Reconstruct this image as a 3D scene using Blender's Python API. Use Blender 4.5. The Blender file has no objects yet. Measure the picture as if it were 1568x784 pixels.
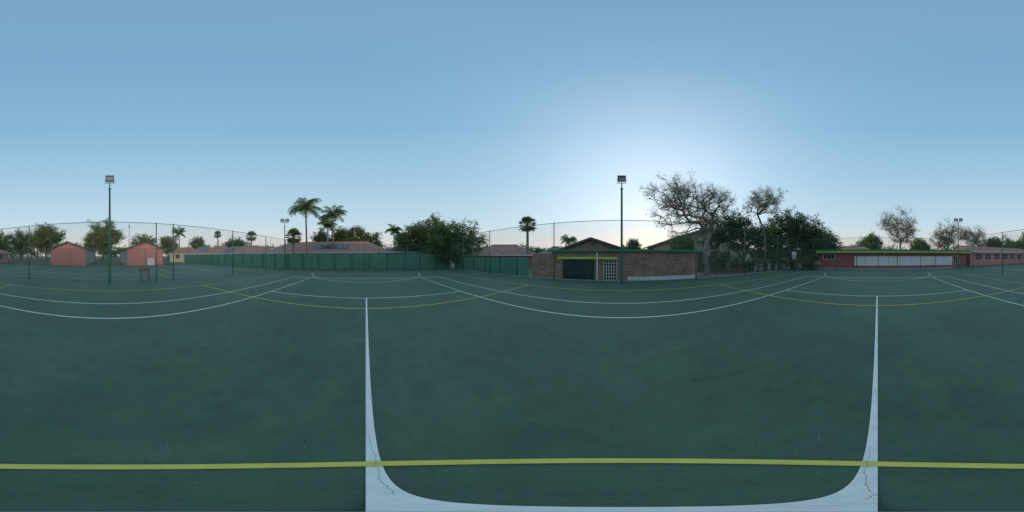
import bpy, math, random
import numpy as np
from mathutils import Vector, Matrix
sc=bpy.context.scene
R=math.radians
random.seed(5)

def pol(b,d):
    return (d*math.sin(R(b)), d*math.cos(R(b)))

# ---------------------------------------------------------------- materials
def new_mat(name):
    m=bpy.data.materials.new(name); m.use_nodes=True
    nt=m.node_tree; b=nt.nodes['Principled BSDF']
    return m,nt,b
def N(nt,t,**k):
    n=nt.nodes.new(t)
    for a,v in k.items(): setattr(n,a,v)
    return n
def mathn(nt,op,a,b=None,clamp=False):
    n=N(nt,'ShaderNodeMath',operation=op); n.use_clamp=clamp
    for i,v in enumerate((a,b)):
        if v is None: continue
        if isinstance(v,(int,float)): n.inputs[i].default_value=v
        else: nt.links.new(v,n.inputs[i])
    return n.outputs[0]
def mixc(nt,f,a,b,bt='MIX'):
    n=N(nt,'ShaderNodeMix',data_type='RGBA',blend_type=bt)
    if isinstance(f,(int,float)): n.inputs[0].default_value=f
    else: nt.links.new(f,n.inputs[0])
    for i,v in ((6,a),(7,b)):
        if isinstance(v,tuple): n.inputs[i].default_value=(*v[:3],1)
        else: nt.links.new(v,n.inputs[i])
    return n.outputs[2]
def noise(nt,scale,detail=5,dist=0,rough=.55,vec=None):
    n=N(nt,'ShaderNodeTexNoise'); n.inputs['Scale'].default_value=scale
    n.inputs['Detail'].default_value=detail; n.inputs['Distortion'].default_value=dist
    n.inputs['Roughness'].default_value=rough
    if vec is None:
        tc=N(nt,'ShaderNodeTexCoord'); vec=tc.outputs['Object']
    nt.links.new(vec,n.inputs['Vector'])
    return n.outputs['Fac']
def ramp(nt,f,stops):
    n=N(nt,'ShaderNodeValToRGB'); e=n.color_ramp.elements
    while len(e)<len(stops): e.new(.5)
    for i,(p,c) in enumerate(stops):
        e[i].position=p; e[i].color=(*c[:3],1) if isinstance(c,tuple) else (c,c,c,1)
    nt.links.new(f,n.inputs[0]); return n.outputs[0]
def plain(name,col,rough=.7,var=.25,scale=3,metal=0,bump=0):
    m,nt,b=new_mat(name)
    f=noise(nt,scale)
    f2=noise(nt,scale*9,3)
    f=mathn(nt,'ADD',mathn(nt,'MULTIPLY',f,.7),mathn(nt,'MULTIPLY',f2,.3))
    lo=tuple(c*(1-var) for c in col); hi=tuple(min(1,c*(1+var)) for c in col)
    c=ramp(nt,f,[(.3,lo),(.7,hi)])
    nt.links.new(c,b.inputs['Base Color'])
    b.inputs['Roughness'].default_value=rough; b.inputs['Metallic'].default_value=metal
    if bump:
        bp=N(nt,'ShaderNodeBump'); bp.inputs['Distance'].default_value=bump
        nt.links.new(f2,bp.inputs['Height']); nt.links.new(bp.outputs[0],b.inputs['Normal'])
    return m
def court_mat():
    m,nt,b=new_mat('court_paint')
    tc=N(nt,'ShaderNodeTexCoord')
    big=noise(nt,.35,5,1.0)
    mp=N(nt,'ShaderNodeMapping'); nt.links.new(tc.outputs['Object'],mp.inputs[0])
    mp.inputs['Scale'].default_value=(.6,1.2,1); mp.inputs['Rotation'].default_value=(0,0,.4)
    brush=noise(nt,1.3,7,1.2,.6,mp.outputs[0])
    fine=noise(nt,60,4); mid=noise(nt,6,6)
    c=ramp(nt,big,[(.3,(.052,.093,.055)),(.5,(.060,.108,.065)),(.72,(.072,.127,.082))])
    s=ramp(nt,brush,[(.35,.82),(.5,1.0),(.68,1.18)])
    c=mixc(nt,1,c,s,'MULTIPLY')
    c=mixc(nt,1,c,ramp(nt,mid,[(.3,.90),(.7,1.10)]),'MULTIPLY')
    c=mixc(nt,1,c,ramp(nt,fine,[(.3,.82),(.7,1.18)]),'MULTIPLY')
    st=ramp(nt,noise(nt,.8,7,.4,.7),[(.60,0.),(.74,.5)])
    c=mixc(nt,st,c,(.10,.105,.08))
    dk=ramp(nt,noise(nt,1.9,8,1.5,.7),[(.28,.45),(.40,0.)])
    c=mixc(nt,dk,c,(.040,.066,.045))
    sp=ramp(nt,noise(nt,22,2,0,.5),[(.735,0.),(.765,.6)])
    c=mixc(nt,sp,c,(.26,.27,.22))
    nt.links.new(c,b.inputs['Base Color'])
    nt.links.new(ramp(nt,brush,[(.3,.60),(.7,.78)]),b.inputs['Roughness'])
    bp=N(nt,'ShaderNodeBump'); bp.inputs['Distance'].default_value=.002; bp.inputs['Strength'].default_value=.6
    nt.links.new(fine,bp.inputs['Height']); nt.links.new(bp.outputs[0],b.inputs['Normal'])
    return m
def line_mat(name,col,wear):
    m,nt,b=new_mat(name)
    f=noise(nt,7,6,.3,.65); f2=noise(nt,80,3)
    c=ramp(nt,f,[(.3,tuple(x*.84 for x in col)),(.6,col)])
    c=mixc(nt,1,c,ramp(nt,f2,[(.3,.88),(.6,1.)]),'MULTIPLY')
    w=ramp(nt,f,[(.2,wear),(.36,0.)])
    c=mixc(nt,w,c,(.07,.13,.09))
    nt.links.new(c,b.inputs['Base Color']); b.inputs['Roughness'].default_value=.65
    return m
def brick_mat(name,c1,c2,mort,scale=1.):
    m,nt,b=new_mat(name)
    tc=N(nt,'ShaderNodeTexCoord'); sx=N(nt,'ShaderNodeSeparateXYZ'); cx=N(nt,'ShaderNodeCombineXYZ')
    nt.links.new(tc.outputs['Object'],sx.inputs[0])
    nt.links.new(mathn(nt,'ADD',sx.outputs[0],sx.outputs[1]),cx.inputs[0]); nt.links.new(sx.outputs[2],cx.inputs[1])
    br=N(nt,'ShaderNodeTexBrick'); nt.links.new(cx.outputs[0],br.inputs['Vector'])
    br.inputs['Scale'].default_value=1.; br.inputs['Brick Width'].default_value=.23*scale
    br.inputs['Row Height'].default_value=.085*scale; br.inputs['Mortar Size'].default_value=.008
    br.inputs['Color1'].default_value=(*c1,1); br.inputs['Color2'].default_value=(*c2,1); br.inputs['Mortar'].default_value=(*mort,1)
    c=mixc(nt,1,br.outputs['Color'],ramp(nt,noise(nt,1.5),[(.3,.7),(.7,1.25)]),'MULTIPLY')
    c=mixc(nt,1,c,ramp(nt,noise(nt,9,4),[(.35,.7),(.65,1.3)]),'MULTIPLY')
    nt.links.new(c,b.inputs['Base Color']); b.inputs['Roughness'].default_value=.9
    return m
def tile_mat(name,c1,c2):
    m,nt,b=new_mat(name)
    tc=N(nt,'ShaderNodeTexCoord')
    w=N(nt,'ShaderNodeTexWave',wave_type='BANDS',bands_direction='Z'); w.inputs['Scale'].default_value=2.2
    w.inputs['Distortion'].default_value=.3
    nt.links.new(tc.outputs['Object'],w.inputs[0])
    f=noise(nt,1.2,6)
    c=ramp(nt,f,[(.3,c1),(.7,c2)])
    c=mixc(nt,1,c,ramp(nt,w.outputs['Fac'],[(.0,.72),(.5,1.05)]),'MULTIPLY')
    c=mixc(nt,1,c,ramp(nt,noise(nt,14,2),[(.3,.8),(.7,1.2)]),'MULTIPLY')
    nt.links.new(c,b.inputs['Base Color']); b.inputs['Roughness'].default_value=.8
    return m
def leaf_mat(name,c0,c1,trans=.35):
    m,nt,b=new_mat(name)
    at=N(nt,'ShaderNodeAttribute',attribute_name='shade')
    c=ramp(nt,at.outputs['Fac'],[(0.,c0),(1.,c1)])
    nt.links.new(c,b.inputs['Base Color']); b.inputs['Roughness'].default_value=.6
    tr=N(nt,'ShaderNodeBsdfTranslucent'); nt.links.new(c,tr.inputs[0])
    mx=N(nt,'ShaderNodeMixShader'); mx.inputs[0].default_value=trans
    out=nt.nodes['Material Output']
    nt.links.new(b.outputs[0],mx.inputs[1]); nt.links.new(tr.outputs[0],mx.inputs[2]); nt.links.new(mx.outputs[0],out.inputs[0])
    return m
def mesh_mat(name,col,cell=.055,t=.07):
    m,nt,b=new_mat(name)
    tc=N(nt,'ShaderNodeTexCoord'); sx=N(nt,'ShaderNodeSeparateXYZ'); nt.links.new(tc.outputs['Object'],sx.inputs[0])
    a=mathn(nt,'ADD',sx.outputs[0],sx.outputs[2]); d=mathn(nt,'SUBTRACT',sx.outputs[0],sx.outputs[2])
    fa=mathn(nt,'LESS_THAN',mathn(nt,'FRACT',mathn(nt,'DIVIDE',a,cell)),t)
    fd=mathn(nt,'LESS_THAN',mathn(nt,'FRACT',mathn(nt,'DIVIDE',d,cell)),t)
    al=mathn(nt,'MAXIMUM',fa,fd)
    b.inputs['Base Color'].default_value=(*col,1); b.inputs['Roughness'].default_value=.6
    nt.links.new(al,b.inputs['Alpha'])
    return m
def ground_mat():
    m,nt,b=new_mat('dry_grass_ground')
    c=ramp(nt,noise(nt,.15,7,.5),[(.3,(.13,.105,.07)),(.5,(.11,.12,.06)),(.7,(.18,.145,.10))])
    c=mixc(nt,1,c,ramp(nt,noise(nt,8,5),[(.3,.75),(.7,1.25)]),'MULTIPLY')
    nt.links.new(c,b.inputs['Base Color']); b.inputs['Roughness'].default_value=.95
    return m

M=dict(
 court=court_mat(), white=line_mat('white_line_paint',(.86,.81,.75),.55), yellow=line_mat('yellow_line_paint',(.70,.60,.10),.45),
 ground=ground_mat(), crack=plain('crack_dark',(.16,.17,.16)),
 green=plain('green_steel',(.04,.14,.10),.45,.2,5,.2), greendk=plain('dark_green_steel',(.03,.075,.06),.5,.2,5,.2),
 mesh=mesh_mat('chain_link_mesh',(.08,.17,.14)),
 sheet=plain('green_metal_sheet',(.085,.24,.165),.5,.25,.8,.0),
 housing=plain('floodlight_housing',(.07,.075,.08),.5), lens=plain('floodlight_glass',(.30,.33,.36),.15,.1),
 brick=brick_mat('brown_brick',(.44,.21,.145),(.24,.12,.09),(.35,.28,.23)),
 brick2=brick_mat('red_brick',(.44,.17,.115),(.32,.12,.085),(.33,.27,.23)),
 pink=plain('pink_plaster',(.66,.24,.225),.85,.12,1.2), pinkside=plain('grey_plaster',(.42,.36,.33),.9,.15,1.),
 maroon=plain('maroon_paint',(.40,.09,.09),.6,.18,1.5), boards=plain('white_boards',(.85,.85,.86),.5,.06,1.),
 tile=tile_mat('terracotta_tiles',(.34,.15,.115),(.50,.24,.18)), tilegrey=tile_mat('grey_tiles',(.17,.14,.13),(.27,.22,.2)),
 tilebrown=tile_mat('brown_roof',(.21,.135,.11),(.30,.21,.17)),
 lime=plain('lime_fascia',(.60,.68,.06),.5,.1), fascia=plain('green_fascia',(.035,.22,.12),.5,.15),
 cream=plain('cream_plaster',(.60,.50,.39),.9,.12,1.), whitep=plain('white_paint',(.78,.78,.76),.5,.08),
 glass=plain('dark_glass',(.025,.03,.035),.08,.1), panel=plain('solar_panel',(.03,.05,.09),.15,.1),
 bark=plain('bark',(.20,.16,.125),.95,.35,6,0,.02), barkpale=plain('pale_bark',(.25,.205,.17),.95,.3,6,0,.02),
 palmbark=plain('palm_bark',(.26,.22,.18),.95,.3,8,0,.02),
 concrete=plain('concrete',(.33,.31,.28),.9,.18,2), paving=plain('paving',(.26,.22,.19),.9,.2,1.5),
 wood=plain('bench_wood',(.13,.08,.05),.8,.3,6),
 leaf=leaf_mat('leaf_green',(.050,.100,.030),(.18,.265,.068)),
 leafdk=leaf_mat('leaf_dark',(.036,.068,.028),(.125,.19,.06)),
 leafol=leaf_mat('leaf_olive',(.085,.115,.036),(.26,.28,.08)),
 leafdry=leaf_mat('leaf_dry',(.15,.125,.065),(.36,.30,.15)),
 leafgrey=leaf_mat('leaf_greygreen',(.13,.135,.07),(.32,.31,.16)),
 palmleaf=leaf_mat('palm_leaf',(.06,.10,.033),(.24,.30,.09)),
 palmdead=leaf_mat('palm_dead',(.14,.11,.07),(.30,.24,.15)),
)

# ---------------------------------------------------------------- mesh helpers
class MB:
    def __init__(s): s.v=[]; s.f=[]
    def add(s,vs,fs):
        o=len(s.v); s.v+= [tuple(v) for v in vs]; s.f+=[tuple(i+o for i in f) for f in fs]; return s
    def box(s,x0,x1,y0,y1,z0,z1):
        return s.add([(x0,y0,z0),(x1,y0,z0),(x1,y1,z0),(x0,y1,z0),(x0,y0,z1),(x1,y0,z1),(x1,y1,z1),(x0,y1,z1)],
          [(0,3,2,1),(4,5,6,7),(0,1,5,4),(1,2,6,5),(2,3,7,6),(3,0,4,7)])
    def tube(s,p0,p1,r0,r1=None,n=8):
        r1=r0 if r1 is None else r1
        p0=Vector(p0);p1=Vector(p1);d=(p1-p0).normalized()
        a=d.cross(Vector((0,0,1)) if abs(d.z)<.9 else Vector((1,0,0))).normalized(); b=d.cross(a)
        vs=[];
        for p,r in((p0,r0),(p1,r1)):
            for i in range(n):
                t=2*math.pi*i/n; vs.append(p+a*(r*math.cos(t))+b*(r*math.sin(t)))
        fs=[(i,(i+1)%n,n+(i+1)%n,n+i) for i in range(n)]+[tuple(range(n))[::-1],tuple(range(n,2*n))]
        return s.add(vs,fs)
    def quad(s,a,b,c,d): return s.add([a,b,c,d],[(0,1,2,3)])
def mkmesh(name,v,f,mat,parent=None,smooth=False,shade=None):
    me=bpy.data.meshes.new(name); me.from_pydata(v,[],f); me.materials.append(mat)
    if shade is not None:
        a=me.attributes.new('shade','FLOAT','FACE'); a.data.foreach_set('value',np.asarray(shade,dtype=np.float32))
    if smooth: me.polygons.foreach_set('use_smooth',[True]*len(me.polygons))
    me.update(); ob=bpy.data.objects.new(name,me); sc.collection.objects.link(ob)
    if parent: ob.parent=parent
    return ob
class Obj:
    def __init__(s,name,loc=(0,0,0),rot=0):
        s.e=bpy.data.objects.new(name,None); s.e.empty_display_size=.2; s.e.location=loc; s.e.rotation_euler=(0,0,rot)
        sc.collection.objects.link(s.e)
    def part(s,name,mb,mat,smooth=False,bevel=0):
        o=mkmesh(name,mb.v,mb.f,mat,s.e,smooth)
        if bevel:
            b=o.modifiers.new('b','BEVEL'); b.width=bevel; b.segments=2
        return o
def single(name,mb,mat,loc=(0,0,0),rot=0):
    o=mkmesh(name,mb.v,mb.f,mat); o.location=loc; o.rotation_euler=(0,0,rot); return o
def fast_quads(name,V,mat,parent,shade=None):
    n=V.shape[0]; me=bpy.data.meshes.new(name)
    me.vertices.add(n*4); me.vertices.foreach_set('co',V.reshape(-1).astype(np.float32))
    me.loops.add(n*4); me.loops.foreach_set('vertex_index',np.arange(n*4,dtype=np.int32))
    me.polygons.add(n); me.polygons.foreach_set('loop_start',np.arange(0,n*4,4,dtype=np.int32))
    me.polygons.foreach_set('loop_total',np.full(n,4,dtype=np.int32))
    me.materials.append(mat)
    if shade is not None:
        a=me.attributes.new('shade','FLOAT','FACE'); a.data.foreach_set('value',shade.astype(np.float32))
    me.update(calc_edges=True); me.validate()
    o=bpy.data.objects.new(name,me); sc.collection.objects.link(o); o.parent=parent; return o

# ---------------------------------------------------------------- ground
LOW=-.5
xs=[-900,-300,-100,-60,-40,-20,0,20,40,60,100,300,900]
ys=[-900,-300,-100,-60,-30,0,10.62,10.9,20,40,100,300,900]
g=MB(); 
for y in ys:
    for x in xs: g.v.append((x,y,-.03 if y<=10.63 else LOW))
nx=len(xs)
for j in range(len(ys)-1):
    for i in range(nx-1):
        a=j*nx+i; g.f.append((a,a+1,a+nx+1,a+nx))
single('ground',g,M['ground'])
single('tennis_court_surface',MB().box(-19.6,19.6,-10.6,10.6,-.3,0),M['court'])
single('neighbouring_court_surface',MB().box(-24,24,-27.4,-10.63,-.3,-.004),M['court'])
single('kerb',MB().box(-19.6,19.6,10.61,10.78,-.6,.03),M['concrete'])
single('pavement',MB().box(-8,30,10.95,19,LOW-.2,LOW+.01),M['paving'])
single('pavement',MB().box(19.7,23.4,-18,10.5,-.2,-.01),M['paving'])

CX,CY=.16,.03
def lines(mb,cx,cy,z,kind):
    def seg(x0,y0,x1,y1,w=.05):
        h=w/2
        if abs(x1-x0)>abs(y1-y0): mb.quad((cx+x0,cy+y0-h,z),(cx+x1,cy+y0-h,z),(cx+x1,cy+y0+h,z),(cx+x0,cy+y0+h,z))
        else: mb.quad((cx+x0-h,cy+y0,z),(cx+x0+h,cy+y0,z),(cx+x0+h,cy+y1,z),(cx+x0-h,cy+y1,z))
    if kind=='t':
        L=11.885;e=.025
        for y in(-5.485,-4.115,4.115,5.485): seg(-L+e,y,L-e,y)
        for x in(-L,L): seg(x,-5.51,x,5.51,.08)
        for x in(-6.4,6.4): seg(x,-4.09,x,4.09)
        seg(-6.375,0,6.375,0)
        for s in(-1,1):
            x=s*L; seg(min(x-s*.04,x-s*.2),0,max(x-s*.04,x-s*.2),0)
    else:
        for y in(-7.6,7.6): seg(-15.2,y,15.2,y)
        for x in(-15.225,15.225,-5.08,5.08): seg(x,-7.575,x,7.575)
def arc(mb,cx,cy,r,z,a0,a1,w=.05,n=96):
    for i in range(n):
        t0=a0+(a1-a0)*i/n; t1=a0+(a1-a0)*(i+1)/n
        p=lambda rr,t:(cx+rr*math.cos(t),cy+rr*math.sin(t),z)
        mb.quad(p(r-w/2,t0),p(r+w/2,t0),p(r+w/2,t1),p(r-w/2,t1))
w=MB(); lines(w,CX,CY-.005,.004,'t')
for s in(0,1):
    sx=-1 if s==0 else 1
    off=math.pi if s==1 else 0.
    arc(w,CX+sx*15.2,CY,4.9,.006,-math.pi/2+off,math.pi/2+off)
single('white_court_lines',w,M['white'])
y=MB(); lines(y,CX,CY,.008,'n'); arc(y,0.0,.035,.50,.012,0,2*math.pi,.052)
single('yellow_court_lines',y,M['yellow'])
w=MB(); lines(w,.5,-19.2,0.0,'t')
for s in(0,1):
    sx=-1 if s==0 else 1
    off=math.pi if s==1 else 0.
    arc(w,.5+sx*15.2,-19.2,4.9,.002,-math.pi/2+off,math.pi/2+off)
single('white_court_lines',w,M['white'])
y=MB(); lines(y,.5,-19.2,.004,'n'); single('yellow_court_lines',y,M['yellow'])
ck=MB()
for x0,x1 in((-1.0,-.17),(.13,.7)):
    n=60; yy=.01; rr=random.Random(3)
    for i in range(n):
        xa=x0+(x1-x0)*i/n; xb=x0+(x1-x0)*(i+1)/n; y2=max(-.005,min(.035,yy+rr.uniform(-.005,.005)))
        hw=.0004+.0005*rr.random()
        ck.quad((xa,yy-hw,.014),(xb,y2-hw,.014),(xb,y2+hw,.014),(xa,yy+hw,.014)); yy=y2
single('surface_cracks',ck,M['crack'])
lf=MB(); rr=random.Random(9)
for i in range(150):
    a=rr.uniform(0,6.28); d=rr.uniform(1.2,9.5)
    if rr.random()<.4: d=rr.uniform(8.5,10.1); 
    x=d*math.sin(a)*(1.6 if rr.random()<.4 else 1); y=d*math.cos(a); s_=rr.uniform(.012,.035); t=rr.uniform(0,3.14)
    c_,q_=math.cos(t)*s_,math.sin(t)*s_
    lf.quad((x-c_,y-q_,.016),(x+q_*.5,y-c_*.5,.02+s_*.3),(x+c_,y+q_,.016),(x-q_*.5,y+c_*.5,.018))
single('fallen_leaves',lf,M['wood'])

# ---------------------------------------------------------------- fences
def chain_fence(name,p0,p1,posts,H,post_r=.035,zb=0,mids=()):
    p0=Vector(p0);p1=Vector(p1);L=(p1-p0).length; ang=math.atan2(p1.y-p0.y,p1.x-p0.x)
    o=Obj(name,(p0.x,p0.y,zb),ang)
    a=MB()
    for t in posts: a.tube((t,0,-.2),(t,0,H+.05),post_r,n=8)
    o.part('posts',a,M['green'],True)
    a=MB(); a.tube((0,0,H),(L,0,H),.018,n=6); a.tube((0,0,.06),(L,0,.06),.006,n=4); a.tube((0,0,H*.5),(L,0,H*.5),.006,n=4)
    for q in mids: a.tube(q[0],q[1],.022,n=6)
    o.part('rails',a,M['green'],True)
    o.part('wire_mesh',MB().quad((0,0.03,.04),(L,.03,.04),(L,.03,H),(0,.03,H)),M['mesh'])
    return o
FX=19.0
sp=[19-x for x in(15.4,10.6,5.5,-3.0,-4.2,-9.6,-14.5)]
chain_fence('chain_link_fence',(FX,-10.2),(-FX,-10.2),[0]+sp+[38],3.8,mids=[((22,0,2.1),(23.2,0,2.1)),((22,0,1.1),(23.2,0,1.1))])
chain_fence('chain_link_fence',(-FX,10.2),(FX,10.2),[0,4,8.3,14.5,24,28.6,33.5,38],3.92)
chain_fence('chain_link_fence',(-FX+.2,-10.1),(-FX+.2,10.1),[5,10,15],3.0,.03)
chain_fence('chain_link_fence',(FX,-10.1),(FX,10.1),[5,10,15],3.8,.03)
chain_fence('chain_link_fence',(24,-27.6),(-19,-27.6),[i*4.3 for i in range(11)],3.,.03)
chain_fence('chain_link_fence',(24.1,-27.6),(24.1,-10.5),[0,4.3,8.6,12.9,17],3.,.03)
o=Obj('corner_pole',(-18.9,9.0,0)); a=MB().tube((0,0,-.2),(0,0,5.6),.05,.04); o.part('pole',a,M['green'],True)

def sheet_fence(name,p0,p1,H,zb):
    p0=Vector(p0);p1=Vector(p1);L=(p1-p0).length; ang=math.atan2(p1.y-p0.y,p1.x-p0.x)
    o=Obj(name,(p0.x,p0.y,zb),ang)
    a=MB(); n=int(L/.06); prof=[0,.0,.035,.035]
    for i in range(n): 
        x=i*.06; d=prof[i%4]
        a.v+=[(x,d,0),(x,d,H)]
    for i in range(n-1): a.f.append((2*i,2*i+2,2*i+3,2*i+1))
    o.part('corrugated_sheets',a,M['sheet'])
    b=MB(); k=int(L/2.1)
    for i in range(k+1): b.box(i*2.1-.04,i*2.1+.04,-.06,-.006,-.2,H+.06)
    o.part('posts',b,M['green'])
    o.part('capping',MB().box(0,L,-.005,.05,H+.002,H+.045),M['greendk'])
    return o
sheet_fence('metal_sheet_fence',(-19.5,-52),(-19.5,11.2),1.98,-.03)
sheet_fence('metal_sheet_fence',(-19.4,11.9),(-7.6,11.9),2.0,-.45)

# ---------------------------------------------------------------- flood lights
def floodlight(name,x,y,H,aim,double=False):
    o=Obj(name,(x,y,0),aim)
    a=MB(); a.tube((0,0,0),(0,0,H-.75),.075,.06,12); a.tube((0,0,H-.75),(0,0,H-.72),.10,.10,12)
    a.tube((0,0,H-.72),(0,0,H-.3),.035,.035,10); a.tube((0,0,0),(0,0,.04),.14,.14,12)
    a.box(-.05,.05,.07,.13,1.2,1.5)
    o.part('pole',a,M['green'],False)
    heads=[-.32,.32] if double else [0]
    if double:
        o.part('cross_arm',MB().box(-.5,.5,-.03,.03,H-.36,-.3+H),M['greendk'])
    for k,hx in enumerate(heads):
        hb=MB(); hb.box(-.25,.25,-.12,.10,-.19,.19); hb.box(-.22,.22,.10,.2,-.12,.14)
        for i in range(5): hb.box(-.2+i*.095,-.19+i*.095,.2,.25,-.12,.14)
        h=o.part('lamp_housing_%d'%k,hb,M['housing'],bevel=.01)
        ln=o.part('lamp_glass_%d'%k,MB().box(-.21,.21,-.128,-.121,-.15,.15),M['lens'])
        vz=o.part('visor_%d'%k,MB().box(-.26,.26,-.2,-.121,.185,.20),M['housing'])
        br=o.part('bracket_%d'%k,MB().box(-.28,-.265,-.03,.03,-.3,.05).box(.265,.28,-.03,.03,-.3,.05).box(-.28,.28,-.03,.03,-.315,-.3),M['greendk'])
        for q in(h,ln,vz): q.location=(hx,0,H-.02); q.rotation_euler=(R(14),0,0)
        br.location=(hx,0,H-.02)
    return o
floodlight('floodlight_pole',-.0,9.75,6.65,0)
floodlight('floodlight_pole',.0,-9.75,6.65,math.pi)
floodlight('floodlight_pole',-19.1,-10.35,6.5,R(120)*1,True)
floodlight('floodlight_pole',19.2,-10.35,6.6,R(-120),True)

# ---------------------------------------------------------------- buildings
def windows(o,specs,y0,frame=M['whitep']):
    gl=MB(); fr=MB()
    for(x0,x1,z0,z1,nx,nz)in specs:
        gl.box(x0,x1,y0-.02,y0+.05,z0,z1); t=.045
        fr.box(x0-t,x0,y0-.05,y0+.02,z0-t,z1+t); fr.box(x1,x1+t,y0-.05,y0+.02,z0-t,z1+t)
        fr.box(x0,x1,y0-.05,y0+.02,z0-t,z0); fr.box(x0,x1,y0-.05,y0+.02,z1,z1+t)
        for i in range(1,nx):
            xx=x0+(x1-x0)*i/nx; fr.box(xx-.02,xx+.02,y0-.045,y0-.021,z0,z1)
        for i in range(1,nz):
            zz=z0+(z1-z0)*i/nz; fr.box(x0,x1,y0-.04,y0-.023,zz-.015,zz+.015)
    o.part('window_glass',gl,M['glass']); o.part('window_frames',fr,frame)
def house(name,x,y,rot,W,D,eave,ridge,wall,roof,z=0,hip=0,axis='x',ov=.45,wins=(),side=None,fasc='greendk'):
    o=Obj(name,(x,y,z),rot)
    a=MB(); w,d=W/2,D/2
    if axis=='y':
        a.add([(-w,-d,-.3),(w,-d,-.3),(w,-d,eave),(0,-d,ridge-.12),(-w,-d,eave),(-w,d,-.3),(w,d,-.3),(w,d,eave),(0,d,ridge-.12),(-w,d,eave)],
          [(0,1,2,3,4),(9,8,7,6,5),(1,6,7,2),(5,0,4,9)])
        o.part('walls',a,wall)
        sl=(ridge-eave)/w
        r=MB(); t=.12; ze=eave-sl*ov
        for s in(-1,1):
            r.add([(s*(w+ov),-d-ov,ze),(0,-d-ov,ridge),(0,d+ov,ridge),(s*(w+ov),d+ov,ze),
                   (s*(w+ov),-d-ov,ze+t),(0,-d-ov,ridge+t),(0,d+ov,ridge+t),(s*(w+ov),d+ov,ze+t)],
                  [(0,1,2,3),(4,7,6,5),(0,4,5,1),(3,2,6,7),(0,3,7,4)])
        o.part('roof',r,roof)
        f=MB()
        for s in(-1,1):
            f.add([(s*(w+ov),-d-ov-.03,ze-.1),(0,-d-ov-.03,ridge-.1),(0,-d-ov-.03,ridge+t+.02),(s*(w+ov),-d-ov-.03,ze+t+.02),
                   (s*(w+ov),-d-ov-.005,ze-.1),(0,-d-ov-.005,ridge-.1),(0,-d-ov-.005,ridge+t+.02),(s*(w+ov),-d-ov-.005,ze+t+.02)],
                  [(0,1,2,3),(4,7,6,5),(3,2,6,7),(0,4,5,1)])
        o.part('barge_boards',f,M[fasc])
    else:
        h=hip
        a.box(-w,w,-d,d,-.3,eave)
        if not h: a.add([(-w,-d,eave+.002),(-w,d,eave+.002),(-w,0,ridge-.12)],[(0,1,2)]).add([(w,-d,eave+.002),(w,d,eave+.002),(w,0,ridge-.12)],[(0,2,1)])
        o.part('walls',a,wall)
        sl=(ridge-eave)/d; ze=eave-sl*ov+.02; r=MB(); X=w+ov; Y=d+ov
        r.add([(-X,-Y,ze),(X,-Y,ze),(X,Y,ze),(-X,Y,ze),(-w+h,0,ridge),(w-h,0,ridge)],[(0,1,5,4),(1,2,5),(2,3,4,5),(3,0,4),(3,2,1,0)])
        o.part('roof',r,roof)
        o.part('gutters',MB().box(-X,X,-Y-.1,-Y-.01,ze-.12,ze).box(-X,X,Y+.01,Y+.1,ze-.12,ze),M['whitep'])
        rc=MB().tube((-w+h,0,ridge+.02),(w-h,0,ridge+.02),.1,n=6); o.part('ridge_cap',rc,roof)
    if wins: windows(o,wins,-d)
    return o
for nm,x in(('pink_house',7.45),('pink_house',-6.3)):
    o=house(nm,x,-38.2,math.pi,6.4,20,3.0,4.15,M['pink'],M['tilebrown'],axis='y',ov=.35)
    m=MB().box(-.02,.02,-10.03,-10.005,.1,3.9); o.part('downpipe',m,M['pinkside'])
    sgn=1 if x>0 else -1
    o.part('side_wall_cladding',MB().box(*(sorted((sgn*3.205,sgn*3.24))),-9.9,9.9,-.1,2.95),M['pinkside'])
    if x<0:
        dz=MB().box(.4,1.6,-10.06,-10.01,0,1.25); o.part('white_cabinet',dz,M['whitep'])

# clubhouse
cl=Obj('brick_clubhouse',(0,12,0))
T=2.0
a=MB()
a.box(-5.5,-4.55,0,5,LOW-.1,T); a.box(-4.55,-2.0,.0,.25,1.4,T); a.box(-2.0,-1.35,0,.25,LOW-.1,T)
a.box(-1.35,-.35,0,.25,1.4,T); a.box(-.35,6.0,0,.25,LOW-.1,T-.05); a.box(5.7,5.95,.255,5,LOW-.1,T-.05)
cl.part('walls',a,M['brick'])
cl.part('side_wall',MB().box(-7.4,-5.505,.1,.35,LOW-.1,1.82),M['brick'])
cl.part('roof_slab',MB().box(-5.7,6.1,-.25,5.3,T+.003,T+.06),M['concrete'])
cl.part('green_fascia',MB().box(-5.75,6.15,-.3,-.255,T-.02,T+.13),M['fascia'])
cl.part('lime_beam',MB().box(-4.9,-.3,-.2,-.01,1.42,1.58),M['lime'])
cl.part('doors',MB().box(-4.55,-2.0,.08,.12,LOW,1.39),M['glass'])
f=MB()
for xx in(-4.55,-3.9,-3.25,-2.65,-2.06): f.box(xx,xx+.06,.02,.075,LOW,1.39)
f.box(-4.49,-2.06,.03,.07,.3,.34); cl.part('door_frames',f,M['greendk'])
f=MB()
for i in range(6): f.box(-1.35+i*.19,-1.31+i*.19,-.04,.0-.002,LOW,1.38)
for i in range(8): f.box(-1.35,-.36,-.03,-.012,LOW+.1+i*.25,LOW+.13+i*.25)
cl.part('security_gate',f,M['whitep']); cl.part('gate_glass',MB().box(-1.34,-.36,.1,.14,LOW,1.39),M['glass'])
cl.part('white_post',MB().tube((-1.75,-.5,LOW),(-1.75,-.5,1.9),.05),M['whitep'])
cl.part('interior_wall',MB().box(-4.5,-.4,2.5,2.6,LOW,T-.1),M['cream'])
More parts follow.
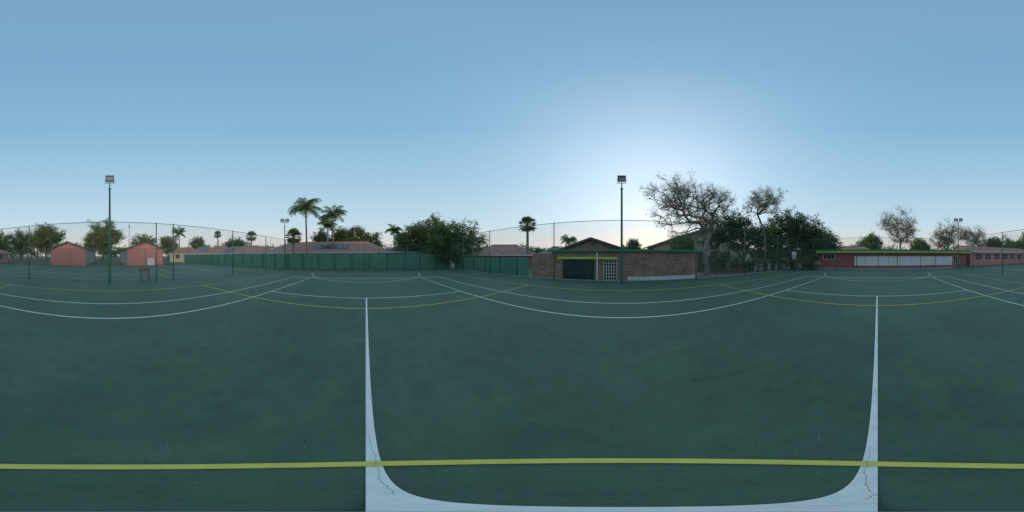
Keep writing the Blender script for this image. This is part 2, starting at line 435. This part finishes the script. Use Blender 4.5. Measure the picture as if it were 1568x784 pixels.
gb=MB().add([(-5.3,1.6,T+.07),(.2,1.6,T+.07),(-2.55,1.6,3.0),(-5.3,9,T+.07),(.2,9,T+.07),(-2.55,9,3.0)],[(0,1,2),(4,3,5),(0,2,5,3),(1,4,5,2)])
cl.part('gable',gb,M['brick2'])
rf=MB()
for s in(-1,1):
    X=-2.55+s*3.1
    rf.add([(X,1.2,T+.02),(-2.55,1.2,3.08),(-2.55,9.3,3.08),(X,9.3,T+.02),(X,1.2,T+.14),(-2.55,1.2,3.2),(-2.55,9.3,3.2),(X,9.3,T+.14)],[(0,1,2,3),(4,7,6,5),(0,4,5,1),(0,3,7,4)])
cl.part('gable_roof',rf,M['tile'])
f=MB()
for s in(-1,1):
    X=-2.55+s*3.12
    f.add([(X,1.15,T-.02),(-2.55,1.15,3.04),(-2.55,1.15,3.22),(X,1.15,T+.16),(X,1.19,T-.02),(-2.55,1.19,3.04),(-2.55,1.19,3.22),(X,1.19,T+.16)],[(0,1,2,3),(4,7,6,5),(3,2,6,7),(0,4,5,1)])
cl.part('barge_boards',f,M['greendk'])
single('low_white_wall',MB().box(.4,5.4,11.15,11.3,LOW,.16).box(.35,5.45,11.12,11.33,.161,.2),M['whitep'])

# maroon classroom block
b=Obj('maroon_classroom_block',(23,-2.7,0),-math.pi/2)
a=MB().box(-11.2,11.2,0,7,-.3,2.2); b.part('walls',a,M['maroon'])
b.part('roof_slab',MB().box(-11.5,11.5,-.7,7.4,2.3,2.42),M['concrete'])
b.part('lime_fascia',MB().box(-11.5,11.5,-.75,-.705,2.12,2.3),M['lime'])
b.part('green_fascia',MB().box(-11.55,11.55,-.78,-.71,2.303,2.55),M['fascia'])
f=MB()
x=-6.0
while x<7.0:
    f.box(x,x+1.59,-.05,-.005,.28,1.62); x+=1.62
b.part('white_boards',f,M['boards'])
windows(b,[(7.6,8.6,.5,1.6,3,2),(8.9,9.9,.5,1.6,3,2),(-10.6,-8.9,1.2,1.9,3,1)],0)
f=MB()
for xx in(-11.3,-5.6,0,5.6,11.3): f.tube((xx,-.6,-.1),(xx,-.6,2.12),.045,n=8)
b.part('veranda_posts',f,M['greendk'])
b2=house('classroom_block',27,-24,-math.pi/2,18,7,2.5,3.5,M['pink'],M['tile'],axis='x',hip=0,wins=[(-8+i*2.2,-6.6+i*2.2,1.,2.,3,2) for i in range(7)])
house('red_roofed_house',38,6,-math.pi/2,11,8,2.6,3.9,M['cream'],M['tile'],axis='x',hip=3)

hs=house('tile_roofed_house',-32,-8,math.pi/2,24,9,2.45,4.5,M['brick2'],M['tile'],hip=3.5,wins=[(-9+i*3.6,-7.4+i*3.6,.9,2.1,3,2) for i in range(6)])
p=MB(); sl=(4.5-2.45)/4.5
for i in range(6):
    x0=-1.2+i*1.05
    y0=-3.4;y1=-1.6; za=2.45+(4.5+y0)*sl+.1; zb=2.45+(4.5+y1)*sl+.1
    p.add([(x0,y0,za),(x0+.95,y0,za),(x0+.95,y1,zb),(x0,y1,zb),(x0,y0,za-.05),(x0+.95,y0,za-.05),(x0+.95,y1,zb-.05),(x0,y1,zb-.05)],[(0,1,2,3),(4,7,6,5),(0,4,5,1),(1,5,6,2),(2,6,7,3),(3,7,4,0)])
hs.part('solar_panels',p,M['panel'])
house('grey_roofed_house',-28,6.5,math.pi/2,8,7,2.4,3.5,M['cream'],M['tilegrey'],hip=3.2)
house('tile_roofed_house',-21,24,R(40),11,8,2.5,4.3,M['brick2'],M['tile'],hip=3,z=LOW)
house('tile_roofed_house',-13,30,R(20),7,7,2.4,4.0,M['cream'],M['tilebrown'],hip=3,z=LOW)
for(bb,d,w_,e,r_,wm,rm)in((-153,48,9,2.4,4.0,'cream','tile'),(-147,52,8,2.6,4.6,'cream','tilegrey'),(-141,50,9,2.5,4.6,'pinkside','tile'),(-135,48,9,2.5,4.4,'cream','tilegrey'),(-130,42,9,2.5,4.3,'brick2','tile'),(-127,58,10,2.6,5,'cream','tile')):
    x,y=pol(bb,d); house('distant_house',x,y,R(-bb),w_,8,e,r_,M[wm],M[rm],hip=2.5,wins=[(-3,-1.8,1,2,2,2),(1,2.4,1,2,2,2)])
h=house('school_hall',17.5,37,R(-12),20,14,4.2,7.6,M['cream'],M['tilebrown'],axis='y',z=LOW,ov=1.2,wins=[(-7+i*3,-5.4+i*3,1.6,3.2,3,2) for i in range(5)],fasc='tilebrown')
x,y=pol(-173.1,80); o=Obj('radio_mast',(x,y,0)); a=MB()
for t in(0,2.09,4.19): a.tube((.5*math.cos(t),.5*math.sin(t),0),(.15*math.cos(t),.15*math.sin(t),17.5),.05,n=5)
for i in range(12): a.tube((-.4+.02*i,0,1.4*i+.5),(.4-.02*i,0,1.4*i+1.7),.03,n=4)
a.box(-.3,.3,-.2,.2,15.5,17); o.part('lattice',a,M['concrete'])

# ---------------------------------------------------------------- vegetation
def rand_unit(rng,n):
    v=rng.normal(size=(n,3)); return v/np.linalg.norm(v,axis=1)[:,None]
def leaf_quads(rng,C,size,flat=.0):
    n=len(C); a=rand_unit(rng,n); t=rand_unit(rng,n); b=np.cross(a,t); b/=np.linalg.norm(b,axis=1)[:,None]+1e-9
    s=size*rng.uniform(.6,1.4,n)[:,None]
    return np.stack([C-a*s,C-b*s*.5,C+a*s,C+b*s*.5],1)
def tubes(rng,P0,P1,R0,R1,k=6):
    D=P1-P0; L=np.linalg.norm(D,axis=1)[:,None]+1e-9; D=D/L
    ref=np.where(np.abs(D[:,2:3])<.9,np.array([[0,0,1.]]),np.array([[1.,0,0]]))
    A=np.cross(D,ref); A/=np.linalg.norm(A,axis=1)[:,None]; B=np.cross(D,A)
    Q=[]
    for i in range(k):
        t0=2*math.pi*i/k;t1=2*math.pi*(i+1)/k
        o0=A*math.cos(t0)+B*math.sin(t0); o1=A*math.cos(t1)+B*math.sin(t1)
        Q.append(np.stack([P0+o0*R0[:,None],P0+o1*R0[:,None],P1+o1*R1[:,None],P1+o0*R1[:,None]],1))
    return np.concatenate(Q,0)
def tree(name,x,y,z,H,W,base=.3,nodes=70,lpn=90,ls=.16,spread=.5,mat='leaf',bark='bark',seed=1,off=(0,0),fork=.22,shell=.45,rtrunk=None,lobes=6,rt=.02,Wy=None,offz=0,tw=5,lsp=.55,twig2=False):
    rng=np.random.default_rng(seed)
    o=Obj(name,(x,y,z)); Wy=Wy or W
    cz0=H*base; ch=H-cz0; c=np.array([off[0],off[1],cz0+ch*.5+offz])
    LC=[];LR=[]
    for i in range(lobes):
        a=2*math.pi*(i+rng.uniform(-.3,.3))/lobes; rr=rng.uniform(.25,.55)
        LC.append(c+np.array([math.cos(a)*W/2*rr,math.sin(a)*Wy/2*rr,ch*.5*rng.uniform(-.45,.45)])); LR.append(rng.uniform(.38,.55))
    LC.append(c+np.array([0,0,ch*.15])); LR.append(.6)
    pts=[]
    while len(pts)<nodes:
        i=rng.integers(len(LC)); u=rand_unit(rng,1)[0]*(shell+(1-shell)*rng.random())**.6
        p=LC[i]+u*np.array([W/2,Wy/2,ch/2])*LR[i]
        q=(p-c)/np.array([W/2,Wy/2,ch/2])
        if np.dot(q,q)<1.05 and p[2]>cz0*.8: pts.append(p)
    pts=np.array(pts)
    fz=H*fork
    T=[np.array([0,0,-.3]),np.array([0.02*H*rng.uniform(-1,1),0,fz*.5]),np.array([off[0]*.15,off[1]*.15,fz])]
    par=[-1,0,1]; pos=list(T); path=[0,0,0]
    order=np.argsort(np.linalg.norm(pts-T[2],axis=1))
    for idx in order:
        p=pts[idx]; arr=np.array(pos[2:]); d=np.linalg.norm(arr-p,axis=1)
        cost=d+.22*np.array(path[2:])
        j=int(np.argmin(cost))+2; par.append(j); pos.append(p); path.append(path[j]+np.linalg.norm(pos[j]-p))
    pos=np.array(pos); par=np.array(par); n=len(pos)
    cnt=np.ones(n)
    for i in range(n-1,0,-1): cnt[par[i]]+=cnt[i]
    rmax=rtrunk or H*.03
    rad=np.minimum(rmax,rt+ (rmax-rt)*np.sqrt(cnt/cnt[2])); rad[0]=rmax*1.35; rad[1]=rmax*1.05
    ii=np.arange(1,n); P0=pos[par[ii]];P1=pos[ii]; L=np.linalg.norm(P1-P0,axis=1)[:,None]
    mid=(P0+P1)/2+rng.normal(size=P0.shape)*L*.07+np.array([0,0,1])*L*.06
    rp=np.minimum(rad[par[ii]],rad[ii]*1.7); rm=(rp+rad[ii])/2
    V=[tubes(rng,P0,mid,rp,rm),tubes(rng,mid,P1,rm,rad[ii]*.85)]
    nd=pos[3:]; m=len(nd)
    k=tw; base_=np.repeat(nd,k,0); out=base_-c; out/=np.linalg.norm(out,axis=1)[:,None]+1e-6
    dr=rand_unit(rng,m*k)*.9+out*.6+np.array([0,0,.25]); end=base_+dr*spread*rng.uniform(.7,1.7,(m*k,1))
    V.append(tubes(rng,base_,end,np.full(m*k,rt*.7),np.full(m*k,rt*.3),3))
    tips=end
    if twig2:
        b2_=np.repeat(base_+(end-base_)*rng.uniform(.4,1,(m*k,1)),2,0); q=len(b2_)
        e2=b2_+(np.repeat(dr,2,0)*.5+rand_unit(rng,q)*.7)*spread*.7
        V.append(tubes(rng,b2_,e2,np.full(q,rt*.45),np.full(q,rt*.2),3)); tips=np.concatenate([end,e2],0)
    fast_quads('trunk_and_limbs',np.concatenate(V,0),M[bark],o.e)
    if lpn:
        cc=np.concatenate([nd,tips],0); sh=rng.uniform(0,1,len(cc))
        tot=int(lpn*m); pick=rng.integers(0,len(cc),tot)
        Cn=cc[pick]+rng.normal(size=(tot,3))*spread*np.array([lsp,lsp,lsp*.75])
        s=np.clip(sh[pick]*.55+rng.uniform(0,.45,tot),0,1)
        fast_quads('foliage',leaf_quads(rng,Cn,ls),M[mat],o.e,s)
    return o
def treeline(name,b0,b1,d,h0,h1,mat,seed,z=0,step=1.6,n=240,ls=.3):
    rng=np.random.default_rng(seed); o=Obj(name); C=[];S=[];P0=[];P1=[]
    b=b0
    while b<b1:
        dd=d*rng.uniform(.92,1.1); x,y=pol(b,dd); h=rng.uniform(h0,h1)
        P0.append((x,y,z));P1.append((x,y,z+h*.7))
        for q in range(5):
            cc=np.array([x,y,z])+np.array([rng.normal()*h*.22,rng.normal()*h*.22,h*rng.uniform(.35,.85)]); r=h*rng.uniform(.13,.22)
            C.append(cc+rng.normal(size=(n//5,3))*r*np.array([1,1,.7])); S.append(np.clip(rng.uniform(0,.6)+rng.uniform(0,.4,n//5),0,1))
        b+=step*rng.uniform(.5,1.3)
    C=np.concatenate(C);S=np.concatenate(S)
    C[:,2]=np.maximum(C[:,2],z+.2)
    fast_quads('foliage',leaf_quads(rng,C,ls),M[mat],o.e,S)
    P0=np.array(P0);P1=np.array(P1)
    fast_quads('trunks',tubes(rng,P0,P1,np.full(len(P0),.18),np.full(len(P0),.06)),M['bark'],o.e)
def feather_palm(name,x,y,z,H,Lf,seed,nf=22,rt=.16):
    rng=np.random.default_rng(seed); o=Obj(name,(x,y,z)); lean=rng.uniform(-.3,.3,2)
    P=[np.array([lean[0]*t*t,lean[1]*t*t,t*(H-Lf*.45)]) for t in np.linspace(0,1,9)]; P=np.array(P)
    rr=np.linspace(rt*1.25,rt*.8,9); fast_quads('trunk',tubes(rng,P[:-1],P[1:],rr[:-1],rr[1:],8),M['palmbark'],o.e)
    top=P[-1]; Q=[];S=[];RA=[];RB=[]
    for i in range(nf):
        az=i*2.4+rng.uniform(-.2,.2); el=rng.uniform(-.25,1.35) ; L=Lf*rng.uniform(.85,1.1)
        h=np.array([math.cos(az),math.sin(az),0]); pts=[top.copy()]; e=el
        ns=12
        for k in range(ns):
            pts.append(pts[-1]+(h*math.cos(e)+np.array([0,0,math.sin(e)]))*L/ns); e-=(.06+.22*k/ns)*(1.1 if el>.3 else .8)
        pts=np.array(pts); RA.append(pts[:-1]);RB.append(pts[1:])
        side=np.cross(h,[0,0,1]); sh=rng.uniform(0,.7)
        for k in range(1,ns+1):
            for m in range(4):
                p=pts[k-1]+(pts[k]-pts[k-1])*(m/4.)
                ll=L*.30*math.sin(math.pi*min(1,(k+m/4.+1.2)/(ns+2.6)))**.7
                for s_ in(-1,1):
                    dr=side*s_*.8+h*.35+np.array([0,0,-.55+rng.uniform(-.3,.3)]); dr/=np.linalg.norm(dr)
                    wv=(pts[k]-pts[k-1]); wv=wv/np.linalg.norm(wv)*.03
                    tip=p+dr*ll; tip[2]-=ll*.15
                    Q.append([p-wv,p+wv,tip+wv*.4,tip-wv*.4]); S.append(min(1,sh+rng.uniform(0,.35)))
    fast_quads('frond_leaflets',np.array(Q),M['palmleaf'],o.e,np.array(S))
    RA=np.concatenate(RA);RB=np.concatenate(RB); fast_quads('frond_ribs',tubes(rng,RA,RB,np.full(len(RA),.025),np.full(len(RA),.02),4),M['palmleaf'],o.e,np.full(len(RA)*4,.6))
def fan_palm(name,x,y,z,H,Rc,seed,nf=60,rt=.2,skirt=True):
    rng=np.random.default_rng(seed); o=Obj(name,(x,y,z))
    zt=H-Rc*1.0; P=np.array([[0,0,t*zt] for t in np.linspace(-.02,1,7)]); rr=np.linspace(rt*1.4,rt,7)
    fast_quads('trunk',tubes(rng,P[:-1],P[1:],rr[:-1],rr[1:],8),M['palmbark'],o.e)
    top=P[-1]
    def fans(n,e0,e1,Rr,mat,nm):
        Q=[];S=[];A=[];B=[]
        for i in range(n):
            az=i*2.4; el=e0+(e1-e0)*((i+.5)/n)+rng.uniform(-.15,.15)
            d=np.array([math.cos(az)*math.cos(el),math.sin(az)*math.cos(el),math.sin(el)]); st=Rr*rng.uniform(.4,.6)
            c=top+d*st; A.append(top);B.append(c)
            sd=np.cross(d,[0,0,1]); sd/=np.linalg.norm(sd)+1e-6; sh=rng.uniform(0,.7)
            for a in np.linspace(-1.3,1.3,13):
                dr=d*math.cos(a)+sd*math.sin(a); l=Rr*.5*rng.uniform(.85,1.1); pw=sd*math.cos(a)-d*math.sin(a)
                tip=c+dr*l; m=c+dr*l*.55
                Q.append([c,m-pw*.035*Rr*.8,tip+np.array([0,0,-.08*l]),m+pw*.035*Rr*.8]); S.append(min(1,sh+rng.uniform(0,.3)))
        fast_quads(nm,np.array(Q),M[mat],o.e,np.array(S))
        A=np.array(A);B=np.array(B); fast_quads(nm+'_stalks',tubes(rng,A,B,np.full(n,.02),np.full(n,.015),3),M[mat],o.e,np.full(n*3,.5))
    fans(nf,-.85,1.45,Rc,'palmleaf','fronds')
    if skirt: fans(14,-1.4,-1.0,Rc*.7,'palmdead','dead_fronds')

x,y=pol(29.8,17.2)
tree('large_bare_tree',x,y,LOW,11.6,12.2,base=.34,nodes=430,lpn=55,ls=.045,spread=.36,mat='leafgrey',bark='barkpale',seed=11,off=(-1.7,.5),fork=.2,shell=.2,rtrunk=.27,lobes=9,rt=.012,Wy=8.5,tw=7,lsp=.3,twig2=True)
x,y=pol(50.5,22)
tree('slender_tree',x,y,LOW,11.8,5.4,base=.62,nodes=150,lpn=60,ls=.055,spread=.36,mat='leafgrey',bark='bark',seed=12,fork=.4,rtrunk=.14,off=(-.4,0),rt=.012,tw=7,lsp=.3,twig2=True)
x,y=pol(36,25); tree('evergreen_tree',x,y,LOW,9.0,7.5,base=.2,nodes=110,lpn=110,ls=.12,spread=.55,mat='leafdk',seed=13,lsp=.42)
x,y=pol(43,25); tree('evergreen_tree',x,y,LOW,7.6,7,base=.15,nodes=110,lpn=80,ls=.12,spread=.6,mat='leafdk',seed=14,lsp=.42)
x,y=pol(59.5,27); tree('evergreen_tree',x,y,LOW,9.7,7.6,base=.12,nodes=130,lpn=130,ls=.12,spread=.6,mat='leafdk',seed=15,lsp=.42)
x,y=pol(66.5,27); tree('evergreen_tree',x,y,LOW,8.4,7.2,base=.1,nodes=120,lpn=130,ls=.12,spread=.6,mat='leafdk',seed=16,lsp=.42)
x,y=pol(53,26); tree('evergreen_tree',x,y,LOW,7.4,6.5,base=.1,nodes=110,lpn=110,ls=.12,spread=.6,mat='leaf',seed=17,lsp=.42)
x,y=pol(72,32); tree('evergreen_tree',x,y,LOW,6.5,5,base=.1,nodes=80,lpn=110,ls=.14,spread=.6,mat='leafdk',seed=18)
x,y=pol(22,27); tree('shrub_tree',x,y,LOW,6.2,5,base=.15,nodes=80,lpn=60,ls=.12,spread=.5,mat='leafol',seed=19)
x,y=pol(4.6,40); tree('evergreen_tree',x,y,LOW,7.3,4,base=.15,nodes=50,lpn=90,ls=.2,spread=.5,mat='leafdk',seed=20)
x,y=pol(87,46); tree('round_tree',x,y,0,7.0,9,base=.2,nodes=80,lpn=90,ls=.2,spread=.7,mat='leaf',seed=21)
x,y=pol(97.8,41); tree('bare_tree',x,y,0,14.2,11.5,base=.28,nodes=300,lpn=50,ls=.09,spread=.55,mat='leafdry',bark='barkpale',seed=22,fork=.2,rt=.016,rtrunk=.22,tw=6,lsp=.3,twig2=True)
x,y=pol(114.5,46); tree('bare_tree',x,y,0,12.6,10,base=.2,nodes=220,lpn=55,ls=.1,spread=.6,mat='leafdry',bark='barkpale',seed=23,rt=.016,rtrunk=.22,tw=6,lsp=.3,twig2=True)
x,y=pol(123.5,50); tree('bare_tree',x,y,0,10.8,11,base=.2,nodes=200,lpn=50,ls=.1,spread=.6,mat='leafdry',bark='barkpale',seed=24,rt=.016,rtrunk=.22,tw=6,lsp=.3,twig2=True)
x,y=pol(105,50); tree('round_tree',x,y,0,6.5,7,base=.2,nodes=70,lpn=80,ls=.2,spread=.7,mat='leafol',seed=25)
x,y=pol(133,56); tree('round_tree',x,y,0,8.0,12,base=.2,nodes=90,lpn=80,ls=.24,spread=.8,mat='leafol',seed=26)
x,y=pol(141,52); tree('round_tree',x,y,0,8.6,9,base=.2,nodes=80,lpn=80,ls=.24,spread=.8,mat='leaf',seed=27)
x,y=pol(149,56); tree('round_tree',x,y,0,9.6,9,base=.2,nodes=80,lpn=80,ls=.24,spread=.8,mat='leafol',seed=28)
x,y=pol(157.5,52); tree('round_tree',x,y,0,11.6,12,base=.2,nodes=110,lpn=130,ls=.21,spread=.8,mat='leafol',seed=29)
x,y=pol(177.5,56); tree('round_tree',x,y,0,14.4,14,base=.2,nodes=130,lpn=170,ls=.22,spread=.9,mat='leafol',seed=30)
x,y=pol(-168,58); tree('round_tree',x,y,0,9.4,9,base=.2,nodes=70,lpn=80,ls=.25,spread=.8,mat='leafol',seed=31)
x,y=pol(-149,64); tree('round_tree',x,y,0,8.2,8,base=.2,nodes=70,lpn=80,ls=.25,spread=.8,mat='leafol',seed=32)
x,y=pol(-159,62); tree('round_tree',x,y,0,8.6,8,base=.2,nodes=70,lpn=70,ls=.25,spread=.8,mat='leafdry',seed=33)
x,y=pol(-136,60); tree('round_tree',x,y,0,7.6,8,base=.2,nodes=70,lpn=80,ls=.25,spread=.8,mat='leaf',seed=34)
x,y=pol(-67.8,27); tree('broadleaf_tree',x,y,0,8.7,6,base=.12,nodes=110,lpn=110,ls=.12,spread=.55,mat='leafol',seed=35,lsp=.42)
x,y=pol(-57.0,24.5); tree('broadleaf_tree',x,y,0,6.6,7.8,base=.08,nodes=130,lpn=130,ls=.12,spread=.55,mat='leaf',seed=36,lsp=.45)
x,y=pol(-64,23); tree('broadleaf_tree',x,y,0,5.8,5.5,base=.08,nodes=90,lpn=110,ls=.12,spread=.5,mat='leaf',seed=37)
x,y=pol(-74,26); tree('broadleaf_tree',x,y,0,6.0,6.6,base=.1,nodes=100,lpn=110,ls=.13,spread=.5,mat='leafol',seed=38)
x,y=pol(-93.5,38); tree('broadleaf_tree',x,y,0,8.8,5.5,base=.1,nodes=90,lpn=110,ls=.17,spread=.6,mat='leafol',seed=39)
x,y=pol(-88,40); tree('broadleaf_tree',x,y,0,7.4,5,base=.1,nodes=70,lpn=110,ls=.17,spread=.6,mat='leaf',seed=40)
x,y=pol(-98,38); tree('broadleaf_tree',x,y,0,8.2,5,base=.1,nodes=80,lpn=110,ls=.17,spread=.6,mat='leaf',seed=41)
x,y=pol(-105,40); tree('broadleaf_tree',x,y,0,7.6,4.5,base=.1,nodes=60,lpn=110,ls=.17,spread=.6,mat='leafdk',seed=42)
x,y=pol(-110.7,26.2); feather_palm('queen_palm',x,y,0,11.2,3.3,51)
x,y=pol(-101.5,29); feather_palm('queen_palm',x,y,0,10.5,3.1,52)
x,y=pol(-103.6,33); feather_palm('queen_palm',x,y,0,9.2,2.8,53,18)
x,y=pol(-80,40); feather_palm('queen_palm',x,y,0,9.4,2.8,54,18)
x,y=pol(-78,42); feather_palm('queen_palm',x,y,0,8.4,2.6,55,16)
x,y=pol(-155.4,45); feather_palm('queen_palm',x,y,0,9.4,2.8,56,20)
x,y=pol(-18.8,36); feather_palm('queen_palm',x,y,LOW,6.9,2.4,57,18)
x,y=pol(-115.3,26.8); fan_palm('fan_palm',x,y,0,6.4,1.6,58)
x,y=pol(-33.1,28); fan_palm('fan_palm',x,y,LOW,9.3,1.75,59)
x,y=pol(-142,60); fan_palm('fan_palm',x,y,0,11.2,1.7,60)
x,y=pol(-130.2,50); fan_palm('fan_palm',x,y,0,9.6,2.0,61)
treeline('distant_trees',-182,-124,85,4.5,9,'leafol',71,ls=.45)
treeline('distant_trees',120,182,80,5,10,'leaf',72,ls=.45)
treeline('distant_trees',72,122,75,4,7.5,'leafol',73,ls=.45)
treeline('distant_trees',-124,-28,75,4,7.5,'leaf',74,ls=.45)
treeline('distant_trees',-28,72,70,4,6.5,'leafdk',75,ls=.45)
treeline('hedge',27,68,21,1.6,3.0,'leafdk',76,z=LOW,step=1.5,n=320,ls=.1)

# ---------------------------------------------------------------- small things
def bench(name,x,y,rot,L=1.5,z=0,back=True):
    o=Obj(name,(x,y,z),rot); a=MB()
    for s in(-1,1):
        X=s*(L/2-.12)
        a.tube((X,-.2,0),(X,-.2,.42),.02); a.tube((X,.2,0),(X,.24,.85 if back else .42),.02); a.tube((X,-.2,.41),(X,.2,.41),.018)
    o.part('frame',a,M['greendk'],True)
    s=MB()
    for i in range(4): s.box(-L/2,L/2,-.21+i*.105,-.125+i*.105,.43,.455)
    if back:
        for i in range(2): s.box(-L/2,L/2,.205,.225,.58+i*.13,.68+i*.13)
    o.part('slats',s,M['wood'])
x,y=pol(-167.4,10.75); bench('court_bench',x,-10.65,math.pi,.75)
x,y=pol(36,15.5); bench('park_bench',x,y,R(-30),1.6,LOW)
x,y=pol(41,16.5); bench('park_bench',x,y,R(-40),1.6,LOW)
x,y=pol(20,11.7); bench('park_bench',x,y-.3,0,1.6,LOW,False)
x,y=pol(60.6,21); o=Obj('notice_board',(x,y,LOW),R(-60)); o.part('post',MB().tube((0,0,0),(0,0,2.75),.04),M['greendk']); o.part('board',MB().box(-.28,.28,-.06,-.042,1.6,2.7),M['boards'])

# ---------------------------------------------------------------- sky & sun
SB=11.; SE=6.
wd=bpy.data.worlds.new('World'); sc.world=wd; wd.use_nodes=True; nt=wd.node_tree
bg=nt.nodes['Background']
tc=N(nt,'ShaderNodeTexCoord'); nv=N(nt,'ShaderNodeVectorMath',operation='NORMALIZE'); nt.links.new(tc.outputs['Generated'],nv.inputs[0])
sx=N(nt,'ShaderNodeSeparateXYZ'); nt.links.new(nv.outputs[0],sx.inputs[0])
el=mathn(nt,'DIVIDE',mathn(nt,'ARCSINE',sx.outputs[2]),math.pi/2,True)
def lin(c): return tuple(((v/255)/12.92 if v/255<.04045 else ((v/255+.055)/1.055)**2.4) for v in c)
base=ramp(nt,el,[(0.,lin((226,208,196))),(.06,lin((214,216,216))),(.13,lin((190,216,230))),(.3,lin((160,199,224))),(.5,lin((136,181,213))),(.75,lin((124,169,203))),(1.,lin((121,164,198)))])
sd=(math.sin(R(SB))*math.cos(R(SE)),math.cos(R(SB))*math.cos(R(SE)),math.sin(R(SE)))
sd2=(math.sin(R(SB))*math.cos(R(20)),math.cos(R(SB))*math.cos(R(20)),math.sin(R(20)))
dt=N(nt,'ShaderNodeVectorMath',operation='DOT_PRODUCT'); nt.links.new(nv.outputs[0],dt.inputs[0]); dt.inputs[1].default_value=sd2
dp=mathn(nt,'MAXIMUM',dt.outputs['Value'],0.)
g1=mathn(nt,'POWER',dp,2.6); g2=mathn(nt,'POWER',dp,7.)
def scale(col,f):
    n=N(nt,'ShaderNodeVectorMath',operation='SCALE'); n.inputs[0].default_value=col; nt.links.new(f,n.inputs['Scale']); return n.outputs[0]
def addv(a,b):
    n=N(nt,'ShaderNodeVectorMath',operation='ADD'); nt.links.new(a,n.inputs[0]); nt.links.new(b,n.inputs[1]); return n.outputs[0]
glow=addv(scale((.12,.12,.125),g1),scale((.22,.19,.18),g2))
sky=N(nt,'ShaderNodeTexSky',sky_type='NISHITA'); sky.sun_disc=False; sky.sun_elevation=R(SE); sky.sun_rotation=R(SB)
ns=N(nt,'ShaderNodeVectorMath',operation='SCALE'); nt.links.new(sky.outputs[0],ns.inputs[0]); ns.inputs['Scale'].default_value=.008
tot=addv(addv(base,glow),ns.outputs[0])
nt.links.new(tot,bg.inputs['Color']); bg.inputs['Strength'].default_value=1.
su=bpy.data.lights.new('sun','SUN'); su.energy=1.4; su.angle=R(14); su.color=(1,.84,.66)
so=bpy.data.objects.new('sun',su); sc.collection.objects.link(so)
so.rotation_euler=Vector((-sd[0],-sd[1],-sd[2])).to_track_quat('-Z','Y').to_euler()
sc.view_settings.view_transform='Standard'; sc.view_settings.look='None'; sc.view_settings.exposure=0

cam=bpy.data.cameras.new('camera'); co=bpy.data.objects.new('camera',cam); sc.collection.objects.link(co); sc.camera=co
cam.type='PANO'
for holder in (getattr(cam,'cycles',None),cam):
    if holder is not None and hasattr(holder,'panorama_type'):
        holder.panorama_type='EQUIRECTANGULAR'
co.location=(0,0,1.65); co.rotation_euler=(R(90),0,R(38.57)); cam.clip_start=.01; cam.clip_end=3000
